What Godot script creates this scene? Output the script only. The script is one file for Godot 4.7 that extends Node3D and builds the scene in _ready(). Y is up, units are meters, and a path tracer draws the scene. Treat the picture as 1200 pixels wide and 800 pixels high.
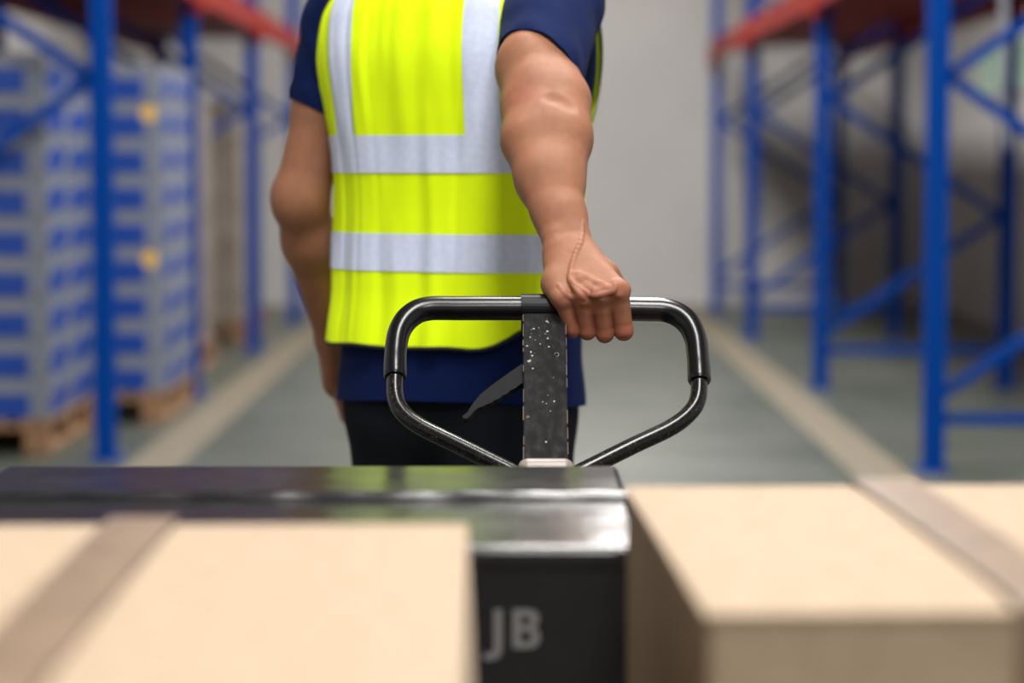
extends Node3D
# A warehouse aisle: a worker in a hi-vis vest pulls a loaded pallet truck between blue racks.

# ---------------------------------------------------------------- mesh builder
class MB:
	var v := PackedVector3Array()
	var c := PackedColorArray()
	var ix := PackedInt32Array()

	func vert(p: Vector3) -> int:
		v.append(p)
		return v.size() - 1

	func tri(a: int, b: int, d: int) -> void:      # counter-clockwise seen from outside
		ix.append(a); ix.append(d); ix.append(b)

	func quad(a: int, b: int, d: int, e: int) -> void:
		tri(a, b, d); tri(a, d, e)

	func flat_quad(a: Vector3, b: Vector3, d: Vector3, e: Vector3) -> void:
		var i := v.size()
		v.append(a); v.append(b); v.append(d); v.append(e)
		quad(i, i + 1, i + 2, i + 3)

	# plain box
	func box(lo: Vector3, hi: Vector3, t := Transform3D()) -> void:
		var p := []
		for k in 8:
			p.append(t * Vector3(hi.x if k & 1 else lo.x, hi.y if k & 2 else lo.y, hi.z if k & 4 else lo.z))
		for q in [[0, 2, 3, 1], [4, 5, 7, 6], [0, 4, 6, 2], [1, 3, 7, 5], [0, 1, 5, 4], [2, 6, 7, 3]]:
			flat_quad(p[q[0]], p[q[1]], p[q[2]], p[q[3]])

	# box with rounded edges
	func rbox(lo: Vector3, hi: Vector3, r: float, t := Transform3D(), seg := 1) -> void:
		var mid := (lo + hi) / 2.0
		var h := (hi - lo) / 2.0
		r = minf(r, minf(h.x, minf(h.y, h.z)) * 0.98)
		var inn := h - Vector3.ONE * r
		for ax in 3:
			var ua := (ax + 1) % 3
			var va := (ax + 2) % 3
			for s: float in [-1.0, 1.0]:
				var us := PackedFloat32Array()
				var vs := PackedFloat32Array()
				for k in seg + 1:
					us.append(-h[ua] + r * (1.0 - tan((1.0 - float(k) / seg) * PI / 4.0)))
					vs.append(-h[va] + r * (1.0 - tan((1.0 - float(k) / seg) * PI / 4.0)))
				for k in range(seg, -1, -1):
					us.append(-us[k])
					vs.append(-vs[k])
				var m := us.size()
				var base := v.size()
				for i in m:
					for j in m:
						var p := Vector3.ZERO
						p[ax] = s * h[ax]; p[ua] = us[i]; p[va] = vs[j]
						var q := p.clamp(-inn, inn)
						v.append(t * (mid + q + (p - q).normalized() * r))
				for i in m - 1:
					for j in m - 1:
						var a := base + i * m + j
						if s > 0: quad(a, a + m, a + m + 1, a + 1)
						else: quad(a, a + 1, a + m + 1, a + m)

	# a grid of points, rows x cols; outside is on the left-hand rule of (row step) x (col step) unless flipped
	func grid(rows: Array, close_u := false, flip := false) -> void:
		var base := v.size()
		var m: int = rows[0].size()
		for r in rows:
			for p in r: v.append(p)
		for i in rows.size() - 1:
			for j in (m if close_u else m - 1):
				var j2 := (j + 1) % m
				var a := base + i * m + j
				var b := base + i * m + j2
				var d := base + (i + 1) * m + j2
				var e := base + (i + 1) * m + j
				if flip: quad(a, e, d, b)
				else: quad(a, b, d, e)

	# a tube along a path; radii one per point
	func tube(path: Array, radii: Array, seg := 16, caps := true) -> void:
		var up := Vector3.UP
		var rows := []
		var n := path.size()
		var side := Vector3.ZERO
		for i in n:
			var d: Vector3 = (path[mini(i + 1, n - 1)] - path[maxi(i - 1, 0)]).normalized()
			if i == 0:
				if absf(d.dot(up)) > 0.9: up = Vector3.RIGHT
				side = d.cross(up).normalized()
			side = (side - d * side.dot(d)).normalized()
			var o := side.cross(d)
			var row := []
			for k in seg:
				var a := TAU * k / seg
				row.append(path[i] + (side * cos(a) + o * sin(a)) * radii[i])
			rows.append(row)
		grid(rows, true, true)
		if caps:
			for e in [0, n - 1]:
				var base := v.size()
				v.append(path[e])
				for p in rows[e]: v.append(p)
				for k in seg:
					var a := base + 1 + k
					var b := base + 1 + (k + 1) % seg
					if e == 0: tri(base, a, b)
					else: tri(base, b, a)

	# turned about a vertical axis through c: profile of (radius, height)
	func lathe(profile: Array, t := Transform3D(), seg := 20) -> void:
		var rows := []
		for q in profile:
			var row := []
			for k in seg:
				var a := TAU * k / seg
				row.append(t * Vector3(cos(a) * q.x, q.y, sin(a) * q.x))
			rows.append(row)
		grid(rows, true, true)

	# an outline in the xy plane, pushed out along z by depth; edges chamfered by ch
	func prism(poly: PackedVector2Array, z0: float, z1: float, t := Transform3D(), ch := 0.0) -> void:
		if Geometry2D.is_polygon_clockwise(poly):
			poly = poly.duplicate(); poly.reverse()
		var small := poly
		if ch > 0.0:
			var got := Geometry2D.offset_polygon(poly, -ch)
			if got.size() == 1 and got[0].size() == poly.size():
				small = got[0]
				var best := 0
				for k in small.size():
					if small[k].distance_to(poly[0]) < small[best].distance_to(poly[0]): best = k
				var turned := PackedVector2Array()
				for k in small.size(): turned.append(small[(best + k) % small.size()])
				small = turned
			else: ch = 0.0
		var n := poly.size()
		var tr := Geometry2D.triangulate_polygon(small)
		for s in 2:
			var base := v.size()
			for p in small: v.append(t * Vector3(p.x, p.y, z1 if s else z0))
			for k in range(0, tr.size(), 3):
				var a := base + tr[k]; var b := base + tr[k + 1]; var d := base + tr[k + 2]
				var turn := (small[tr[k + 1]] - small[tr[k]]).cross(small[tr[k + 2]] - small[tr[k]]) > 0
				if turn == (s == 1): tri(a, b, d)
				else: tri(a, d, b)
		for k in n:
			var k2 := (k + 1) % n
			var a := poly[k]; var b := poly[k2]; var sa := small[k]; var sb := small[k2]
			flat_quad(t * Vector3(a.x, a.y, z0 + ch), t * Vector3(b.x, b.y, z0 + ch), t * Vector3(b.x, b.y, z1 - ch), t * Vector3(a.x, a.y, z1 - ch))
			if ch > 0.0:
				flat_quad(t * Vector3(a.x, a.y, z1 - ch), t * Vector3(b.x, b.y, z1 - ch), t * Vector3(sb.x, sb.y, z1), t * Vector3(sa.x, sa.y, z1))
				flat_quad(t * Vector3(sa.x, sa.y, z0), t * Vector3(sb.x, sb.y, z0), t * Vector3(b.x, b.y, z0 + ch), t * Vector3(a.x, a.y, z0 + ch))

	func mesh() -> ArrayMesh:
		var n := PackedVector3Array()
		n.resize(v.size())
		for k in range(0, ix.size(), 3):
			var a := v[ix[k]]
			var f := (v[ix[k + 2]] - a).cross(v[ix[k + 1]] - a)
			n[ix[k]] += f; n[ix[k + 1]] += f; n[ix[k + 2]] += f
		for k in n.size():
			n[k] = n[k].normalized() if n[k].length_squared() > 1e-30 else Vector3.UP
		var arr := []
		arr.resize(Mesh.ARRAY_MAX)
		arr[Mesh.ARRAY_VERTEX] = v
		arr[Mesh.ARRAY_NORMAL] = n
		if c.size() == v.size(): arr[Mesh.ARRAY_COLOR] = c
		arr[Mesh.ARRAY_INDEX] = ix
		var m := ArrayMesh.new()
		m.add_surface_from_arrays(Mesh.PRIMITIVE_TRIANGLES, arr)
		return m

# ---------------------------------------------------------------- distance field, meshed as surface nets
class Field:
	var o: Vector3
	var s: float
	var nx: int
	var ny: int
	var nz: int
	var f := PackedFloat32Array()

	func _init(lo: Vector3, hi: Vector3, cell: float) -> void:
		o = lo; s = cell
		nx = int((hi.x - lo.x) / s) + 1
		ny = int((hi.y - lo.y) / s) + 1
		nz = int((hi.z - lo.z) / s) + 1
		f.resize(nx * ny * nz)
		f.fill(0.5)

	func _span(lo: Vector3, hi: Vector3) -> Array:
		var a := ((lo - o) / s).floor()
		var b := ((hi - o) / s).ceil()
		return [clampi(int(a.x), 0, nx), clampi(int(b.x) + 1, 0, nx), clampi(int(a.y), 0, ny), clampi(int(b.y) + 1, 0, ny), clampi(int(a.z), 0, nz), clampi(int(b.z) + 1, 0, nz)]

	# tapered capsule; k > 0 joins softly, cut = true carves it out
	func cone(a: Vector3, b: Vector3, ra: float, rb: float, k: float, cut := false) -> void:
		var m := maxf(k, 2.5 * s)
		var e := Vector3.ONE * (maxf(ra, rb) + m)
		var w := _span(a.min(b) - e, a.max(b) + e)
		var ab := b - a
		var l2 := maxf(ab.length_squared(), 1e-12)
		var g := f
		f = PackedFloat32Array()
		for z in range(w[4], w[5]):
			for y in range(w[2], w[3]):
				var i := (z * ny + y) * nx + int(w[0])
				var p := o + Vector3(w[0], y, z) * s - a
				for x in range(w[0], w[1]):
					var t := clampf(p.dot(ab) / l2, 0.0, 1.0)
					var d := (p - ab * t).length() - ra - (rb - ra) * t
					if d < m:
						var q := g[i]
						if cut:
							d = -d
							var h := maxf(k - absf(q - d), 0.0)
							g[i] = maxf(q, d) + h * h / k * 0.25
						else:
							var h := maxf(k - absf(q - d), 0.0)
							g[i] = minf(q, d) - h * h / k * 0.25
					i += 1
					p.x += s
		f = g

	# ellipsoid with axes of the basis
	func ell(at: Vector3, r: Vector3, k: float, turn := Basis()) -> void:
		var m := maxf(k, 2.5 * s)
		var e := Vector3.ONE * (maxf(r.x, maxf(r.y, r.z)) + m)
		var w := _span(at - e, at + e)
		var inv := turn.transposed()
		var g := f
		f = PackedFloat32Array()
		for z in range(w[4], w[5]):
			for y in range(w[2], w[3]):
				var i := (z * ny + y) * nx + int(w[0])
				for x in range(w[0], w[1]):
					var p := inv * (o + Vector3(x, y, z) * s - at) / r
					var k0 := p.length()
					var d := k0 * (k0 - 1.0) / maxf((p / r).length(), 1e-6)
					if d < m:
						var q := g[i]
						var h := maxf(k - absf(q - d), 0.0)
						g[i] = minf(q, d) - h * h / k * 0.25
					i += 1
		f = g

	func val(p: Vector3) -> float:
		var q := (p - o) / s
		if q.x < 0 or q.y < 0 or q.z < 0 or q.x >= nx - 1 or q.y >= ny - 1 or q.z >= nz - 1: return 0.5
		var x := int(q.x)
		var y := int(q.y)
		var z := int(q.z)
		var i := (z * ny + y) * nx + x
		var l := nx * ny
		var u := q.x - x
		var a := lerpf(lerpf(f[i], f[i + 1], u), lerpf(f[i + nx], f[i + nx + 1], u), q.y - y)
		var b := lerpf(lerpf(f[i + l], f[i + l + 1], u), lerpf(f[i + l + nx], f[i + l + nx + 1], u), q.y - y)
		return lerpf(a, b, q.z - z)

	# the point of the surface met when moving from p along d
	func skin(p: Vector3, d: Vector3, far := 0.4) -> Vector3:
		var t := 0.0
		while t < far:
			var x := val(p + d * t)
			if x <= 0.0: return p + d * (t + x)
			t += s * 0.5
		return p

	func net(mb: MB, color: Callable) -> void:
		var cx := nx - 1
		var cy := ny - 1
		var id := PackedInt32Array()
		id.resize(nx * ny * nz)
		id.fill(-1)
		var row := nx
		var lay := nx * ny
		var off := [0, 1, row, row + 1, lay, lay + 1, lay + row, lay + row + 1]
		var edges := [[0, 1], [2, 3], [4, 5], [6, 7], [0, 2], [1, 3], [4, 6], [5, 7], [0, 4], [1, 5], [2, 6], [3, 7]]
		for z in nz - 1:
			for y in cy:
				var i := (z * ny + y) * nx
				for x in cx:
					var in0 := f[i] < 0.0
					if f[i] < 0.4 or f[i + lay + row + 1] < 0.4:
						if in0 != (f[i + 1] < 0.0) or in0 != (f[i + row] < 0.0) or in0 != (f[i + row + 1] < 0.0) or in0 != (f[i + lay] < 0.0) or in0 != (f[i + lay + 1] < 0.0) or in0 != (f[i + lay + row] < 0.0) or in0 != (f[i + lay + row + 1] < 0.0):
							var sum := Vector3.ZERO
							var n := 0
							for e in edges:
								var a: float = f[i + off[e[0]]]
								var b: float = f[i + off[e[1]]]
								if (a < 0.0) != (b < 0.0):
									var t := a / (a - b)
									var pa := Vector3(e[0] & 1, (e[0] >> 1) & 1, e[0] >> 2)
									var pb := Vector3(e[1] & 1, (e[1] >> 1) & 1, e[1] >> 2)
									sum += pa.lerp(pb, t)
									n += 1
							var p := o + (Vector3(x, y, z) + sum / n) * s
							id[i] = mb.v.size()
							mb.v.append(p)
							mb.c.append(color.call(p))
					i += 1
		for z in range(1, nz - 1):
			for y in range(1, cy):
				var i := (z * ny + y) * nx + 1
				for x in range(1, cx):
					var a := f[i]
					if a < 0.4:
						var s0 := a < 0.0
						if s0 != (f[i + 1] < 0.0):
							_face(mb, id[i], id[i - row], id[i - row - lay], id[i - lay], s0)
						if s0 != (f[i + row] < 0.0):
							_face(mb, id[i], id[i - lay], id[i - lay - 1], id[i - 1], s0)
						if s0 != (f[i + lay] < 0.0):
							_face(mb, id[i], id[i - 1], id[i - 1 - row], id[i - row], s0)
					i += 1

	func _face(mb: MB, a: int, b: int, d: int, e: int, out: bool) -> void:
		if a < 0 or b < 0 or d < 0 or e < 0: return
		if out: mb.quad(a, b, d, e)
		else: mb.quad(a, e, d, b)

# ---------------------------------------------------------------- materials
var mats := {}

func srgb(r: float, g: float, b: float) -> Color:
	return Color(r / 255.0, g / 255.0, b / 255.0)

func mat(called: String, color: Color, rough: float, metal := 0.0, spec := 0.5) -> StandardMaterial3D:
	var m := StandardMaterial3D.new()
	m.resource_name = called
	m.albedo_color = color
	m.roughness = rough
	m.metallic = metal
	m.metallic_specular = spec
	mats[called] = m
	return m

func noise_tex(seed_: int, freq: float, octaves: int, ramp: Array, size := 512, kind := FastNoiseLite.TYPE_SIMPLEX_SMOOTH) -> NoiseTexture2D:
	var n := FastNoiseLite.new()
	n.seed = seed_
	n.noise_type = kind
	n.frequency = freq
	n.fractal_octaves = octaves
	var t := NoiseTexture2D.new()
	t.width = size; t.height = size
	t.seamless = true
	t.noise = n
	if ramp:
		var g := Gradient.new()
		var offs := PackedFloat32Array()
		var cols := PackedColorArray()
		for r in ramp:
			offs.append(r[0]); cols.append(r[1])
		g.offsets = offs; g.colors = cols
		t.color_ramp = g
	return t

func tri_map(m: StandardMaterial3D, scale: float) -> void:
	m.uv1_triplanar = true
	m.uv1_scale = Vector3.ONE * scale

func relief(m: StandardMaterial3D, t: Texture2D, cm: float) -> void:
	m.heightmap_enabled = true
	m.heightmap_texture = t
	m.heightmap_scale = cm

# ---------------------------------------------------------------- things
var taken := {}

func numbered(called: String) -> String:
	var n: int = taken.get(called, 0)
	taken[called] = n + 1
	return called if n == 0 else "%s_%03d" % [called, n]

func tag(o: Node, label: String, category: String, group := "") -> void:
	o.set_meta("label", label)
	o.set_meta("category", category)
	if group: o.set_meta("group", group)

func thing(called: String, label: String, category: String, at := Vector3.ZERO, turn := 0.0, group := "") -> Node3D:
	var o := Node3D.new()
	o.name = numbered(called)
	add_child(o)
	o.position = at
	o.rotation.y = turn
	tag(o, label, category, group)
	return o

func part(called: String, mesh: Mesh, m: Material, parent: Node3D, at := Transform3D()) -> MeshInstance3D:
	var o := MeshInstance3D.new()
	o.name = called
	o.mesh = mesh
	o.material_override = m
	o.transform = at
	parent.add_child(o, true)
	return o

func struct(called: String, mb: MB, m: Material, label: String) -> MeshInstance3D:
	var o := MeshInstance3D.new()
	o.name = called
	o.mesh = mb.mesh()
	o.material_override = m
	add_child(o, true)
	o.set_meta("kind", "structure")
	o.set_meta("label", label)
	return o

func copy(o: Node3D, label := "") -> Node3D:
	var base: String = o.name
	if base.right(3).is_valid_int(): base = base.left(-4)
	var c: Node3D = o.duplicate()
	c.name = numbered(base)
	add_child(c)
	if label: c.set_meta("label", label)
	return c

func smooth(pts: Array, per := 6) -> Array:
	var out := []
	var n := pts.size()
	for i in n - 1:
		for k in per:
			var p0: Vector3 = pts[maxi(i - 1, 0)]
			var p3: Vector3 = pts[mini(i + 2, n - 1)]
			out.append(pts[i].cubic_interpolate(pts[i + 1], p0, p3, float(k) / per))
	out.append(pts[n - 1])
	return out

func even(n: int, r: float) -> Array:
	var out := []
	out.resize(n); out.fill(r)
	return out

# ================================================================ the scene
const LAMP := 24.5
const LAMP_Y := 4.5
const EXPOSURE := 1.0

func _ready() -> void:
	var cam := Camera3D.new()
	cam.name = "camera"
	var lens := CameraAttributesPhysical.new()
	lens.frustum_focal_length = 123.9
	lens.exposure_aperture = 4.1
	lens.frustum_focus_distance = 2.85
	cam.attributes = lens
	cam.fov = 16.08
	cam.position = Vector3(0, 1.2, 0)
	cam.rotation_degrees = Vector3(-4.26, 0, 0)
	cam.near = 0.05
	cam.far = 100.0
	add_child(cam)

	var env := Environment.new()
	env.background_mode = Environment.BG_COLOR
	env.background_color = Color(0.02, 0.02, 0.02)
	env.tonemap_mode = Environment.TONE_MAPPER_LINEAR
	env.tonemap_exposure = EXPOSURE
	env.sdfgi_enabled = true
	env.ssao_enabled = true
	env.ssil_enabled = true
	var world := WorldEnvironment.new()
	world.name = "world"
	world.environment = env
	add_child(world)

	make_materials()
	make_lamps()
	make_room()
	make_rack(-1, [-9.7, -12.35, -15.3, -18.2])
	make_rack(1, [-9.35, -12.8, -16.5, -19.4])
	make_left_goods()
	make_right_details()
	make_load()
	make_truck()
	make_person()

func make_materials() -> void:
	var m: StandardMaterial3D
	m = mat("floor_paint", srgb(128, 133, 126), 0.42)
	m.albedo_texture = noise_tex(3, 0.006, 5, [[0.0, srgb(122, 136, 122)], [0.42, srgb(140, 146, 136)], [0.58, srgb(150, 152, 146)], [1.0, srgb(160, 162, 168)]], 1024)
	tri_map(m, 0.22)
	m.roughness_texture = noise_tex(4, 0.01, 4, [[0.0, Color(0.75, 0.75, 0.75)], [1.0, Color.WHITE]])
	m = mat("line_paint", srgb(112, 103, 85), 0.6)
	m.albedo_texture = noise_tex(9, 0.02, 4, [[0.0, Color(0.75, 0.75, 0.75)], [0.5, Color.WHITE], [1.0, Color(0.9, 0.9, 0.88)]])
	tri_map(m, 1.0)
	m = mat("wall_paint", srgb(192, 190, 188), 0.8)
	m.albedo_texture = noise_tex(5, 0.004, 3, [[0.0, Color(0.93, 0.93, 0.93)], [1.0, Color.WHITE]])
	tri_map(m, 0.3)
	mat("ceiling_paint", srgb(200, 200, 198), 0.85)
	mat("rack_blue", srgb(0, 55, 132), 0.55, 0.0, 0.15)
	mat("rack_red", srgb(134, 29, 19), 0.5, 0.0, 0.3)
	mat("white_metal", srgb(225, 225, 225), 0.4)
	m = mat("lamp_glow", srgb(255, 252, 245), 0.5)
	m.emission_enabled = true
	m.emission = srgb(255, 250, 240)
	m.emission_energy_multiplier = 3.0
	# cardboard
	m = mat("cardboard", srgb(156, 138, 118), 0.82, 0.0, 0.3)
	m.albedo_texture = noise_tex(11, 0.03, 4, [[0.0, Color(0.93, 0.92, 0.9)], [1.0, Color.WHITE]])
	m.uv1_triplanar = true
	m.uv1_scale = Vector3(2.0, 2.0, 2.0)
	mat("cardboard_edge", srgb(150, 116, 84), 0.9)
	m = mat("tape", srgb(128, 107, 85), 0.35)
	m.albedo_texture = noise_tex(12, 0.012, 3, [[0.0, Color(0.8, 0.8, 0.82)], [1.0, Color.WHITE]])
	tri_map(m, 3.0)
	m = mat("crate_black", srgb(26, 26, 28), 0.26, 0.0, 0.42)
	m.roughness_texture = noise_tex(14, 0.02, 4, [[0.0, Color(0.7, 0.7, 0.7)], [1.0, Color.WHITE]])
	relief(m, noise_tex(15, 0.008, 3, []), 0.12)
	tri_map(m, 1.5)
	mat("print_grey", srgb(105, 105, 106), 0.6)
	m = mat("wood", Color.WHITE, 0.8)
	m.albedo_texture = noise_tex(16, 0.02, 4, [[0.0, srgb(112, 80, 54)], [0.5, srgb(138, 104, 74)], [1.0, srgb(156, 126, 96)]])
	tri_map(m, 1.5)
	# truck
	m = mat("rubber_grip", srgb(12, 13, 15), 0.24, 0.0, 0.38)
	relief(m, noise_tex(17, 0.15, 2, []), 0.006)
	tri_map(m, 8.0)
	m = mat("black_enamel", Color.WHITE, 0.26, 0.0, 0.38)
	m.albedo_texture = noise_tex(18, 0.035, 4, [[0.0, srgb(13, 13, 14)], [0.67, srgb(18, 18, 19)], [0.74, srgb(34, 30, 28)], [0.80, srgb(92, 78, 70)], [1.0, srgb(120, 98, 86)]], 1024)
	m.roughness_texture = noise_tex(19, 0.03, 3, [[0.0, Color(0.7, 0.7, 0.7)], [1.0, Color.WHITE]])
	tri_map(m, 6.0)
	m = mat("plate_enamel", Color.WHITE, 0.6, 0.0, 0.16)
	m.albedo_texture = noise_tex(20, 0.02, 5, [[0.0, srgb(20, 20, 21)], [0.5, srgb(28, 28, 29)], [0.72, srgb(38, 38, 38)], [1.0, srgb(56, 54, 53)]], 512)
	relief(m, noise_tex(21, 0.06, 3, []), 0.03)
	tri_map(m, 7.0)
	mat("chipped_metal", srgb(112, 108, 104), 0.45)
	mat("rust", srgb(84, 68, 60), 0.8)
	mat("lever_plastic", srgb(26, 26, 28), 0.55, 0.0, 0.16)
	mat("clamp_plastic", srgb(14, 14, 16), 0.4, 0.0, 0.25)
	mat("collar_metal", srgb(126, 116, 108), 0.4)
	mat("truck_paint", srgb(200, 60, 30), 0.45)
	mat("wheel_rubber", srgb(40, 38, 36), 0.7)
	# clothing
	m = mat("vest_fabric", srgb(226, 255, 0), 0.75, 0.0, 0.35)
	m.albedo_texture = noise_tex(22, 0.2, 3, [[0.0, Color(0.93, 0.93, 0.93)], [1.0, Color.WHITE]], 256)
	relief(m, noise_tex(23, 0.35, 2, [], 256), 0.03)
	tri_map(m, 9.0)
	m = mat("reflective_tape", srgb(208, 217, 240), 0.5)
	m.albedo_texture = noise_tex(24, 0.05, 4, [[0.0, Color(0.9, 0.91, 0.93)], [1.0, Color.WHITE]], 256)
	tri_map(m, 6.0)
	mat("vest_binding", srgb(22, 32, 10), 0.8)
	m = mat("shirt_navy", srgb(7, 21, 60), 0.9, 0.0, 0.2)
	relief(m, noise_tex(25, 0.4, 2, [], 256), 0.03)
	tri_map(m, 10.0)
	m.rim_enabled = true
	m.rim = 0.12
	m.rim_tint = 0.6
	m = mat("trouser_cloth", srgb(20, 23, 29), 0.9, 0.0, 0.2)
	relief(m, noise_tex(26, 0.4, 2, [], 256), 0.03)
	tri_map(m, 10.0)
	m = mat("skin", Color.WHITE, 0.54, 0.0, 0.34)
	m.vertex_color_use_as_albedo = true
	relief(m, noise_tex(27, 0.18, 4, [], 512), 0.07)
	m.uv1_triplanar = true
	m.uv1_scale = Vector3.ONE * 14.0
	m.subsurf_scatter_enabled = true
	m.subsurf_scatter_strength = 0.06
	mat("hair", srgb(16, 13, 12), 0.8, 0.0, 0.2)
	mat("shoe_leather", srgb(50, 44, 40), 0.5)
	mat("shoe_sole", srgb(28, 26, 25), 0.8)
	# goods
	m = mat("carton_white", srgb(114, 119, 132), 0.35)
	m = mat("carton_blue", srgb(0, 56, 142), 0.4)
	m = mat("sticker_yellow", srgb(222, 176, 70), 0.6)
	m = mat("wrap_grey", Color.WHITE, 0.35)
	m.albedo_texture = noise_tex(31, 0.012, 4, [[0.0, srgb(112, 102, 92)], [1.0, srgb(150, 140, 130)]])
	relief(m, noise_tex(32, 0.02, 3, []), 0.6)
	tri_map(m, 1.0)
	mat("board_green", srgb(172, 205, 182), 0.5)
	m = mat("film_clear", Color(0.9, 0.92, 0.95, 0.35), 0.3)
	m.transparency = BaseMaterial3D.TRANSPARENCY_ALPHA

# ---------------------------------------------------------------- lamps and room
func make_lamps() -> void:
	var first: Node3D
	var names := ["at the open end of the aisle", "over the truck's load", "ahead of the worker", "before the first rack posts", "beyond the second rack posts", "beside the end wall"]
	var n := 0
	for z: float in [2.7, -1.1, -4.9, -8.7, -12.5, -16.3]:
		if first == null:
			first = thing("ceiling_light", "", "lamp", Vector3.ZERO, 0.0, "panel lamps above the aisle")
			var mb := MB.new()
			mb.rbox(Vector3(-0.47, 0.02, -0.92), Vector3(0.47, 0.10, 0.92), 0.012)
			part("housing", mb.mesh(), mats.white_metal, first)
			mb = MB.new()
			mb.box(Vector3(-0.45, 0.0, -0.9), Vector3(0.45, 0.02, 0.9))
			part("diffuser", mb.mesh(), mats.lamp_glow, first)
			for s: float in [-0.7, 0.7]:
				mb = MB.new()
				mb.tube([Vector3(0, 0.10, s), Vector3(0, 0.6, s)], [0.005, 0.005], 6)
				part("hanger_rod", mb.mesh(), mats.white_metal, first)
			var l := AreaLight3D.new()
			l.name = "tube"
			l.area_size = Vector2(0.9, 1.8)
			l.position.y = -0.01
			l.rotation_degrees.x = -90
			l.light_color = srgb(255, 252, 248)
			l.light_energy = LAMP
			l.area_range = 30.0
			l.area_attenuation = 2.0
			l.shadow_enabled = true
			first.add_child(l)
		var o := first if n == 0 else copy(first)
		o.set_meta("label", "white panel lamp hanging from the ceiling " + names[n])
		o.position = Vector3(0.4, LAMP_Y, z)
		n += 1

func make_room() -> void:
	var mb := MB.new()
	mb.box(Vector3(-3.5, -0.2, -20.4), Vector3(3.5, 0, 5.4))
	struct("floor", mb, mats.floor_paint, "worn grey green painted concrete warehouse floor")
	mb = MB.new()
	mb.box(Vector3(-3.5, 6.4, -20.4), Vector3(3.5, 6.6, 5.4))
	struct("ceiling", mb, mats.ceiling_paint, "pale warehouse ceiling above the aisle")
	mb = MB.new()
	mb.box(Vector3(-3.5, 0, -20.4), Vector3(3.5, 6.4, -20.2))
	struct("wall_back", mb, mats.wall_paint, "pale grey wall closing the end of the aisle")
	mb = MB.new()
	mb.box(Vector3(-3.5, 0, 5.2), Vector3(3.5, 6.4, 5.4))
	struct("wall_front", mb, mats.wall_paint, "pale wall at the open end of the aisle")
	mb = MB.new()
	mb.box(Vector3(-3.7, -0.2, -20.4), Vector3(-3.5, 6.6, 5.4))
	struct("wall_left", mb, mats.wall_paint, "grey side wall behind the stocked rack")
	mb = MB.new()
	mb.box(Vector3(3.5, -0.2, -20.4), Vector3(3.7, 6.6, 5.4))
	struct("wall_right", mb, mats.wall_paint, "grey side wall behind the empty rack")
	for s: int in [-1, 1]:
		mb = MB.new()
		mb.box(Vector3(s * 1.42 - 0.11, 0, -20.2), Vector3(s * 1.42 + 0.11, 0.0025, 4.0))
		struct("trim_%d" % (1 if s < 0 else 2), mb, mats.line_paint, "faded cream marking line painted beside the %s rack" % ("stocked" if s < 0 else "empty"))

# ---------------------------------------------------------------- racks
func post_mesh(h: float) -> ArrayMesh:
	var mb := MB.new()
	var w := 0.045
	for a: float in [-1.0, 1.0]:
		mb.box(Vector3(a * 0.0375 - 0.0075, 0.006, -0.003), Vector3(a * 0.0375 + 0.0075, h, 0))
		mb.box(Vector3(a * (w - 0.0015) - 0.0015, 0.006, -0.075), Vector3(a * (w - 0.0015) + 0.0015, h, -0.003))
		mb.box(Vector3(a * 0.036 - 0.009, 0.006, -0.078), Vector3(a * 0.036 + 0.009, h, -0.075))
		var y := 0.006
		while y < h - 0.06:
			mb.box(Vector3(a * 0.022 - 0.008, y, -0.003), Vector3(a * 0.022 + 0.008, y + 0.022, 0))
			y += 0.05
	mb.box(Vector3(-0.014, 0.006, -0.003), Vector3(0.014, h, 0))
	return mb.mesh()

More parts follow.
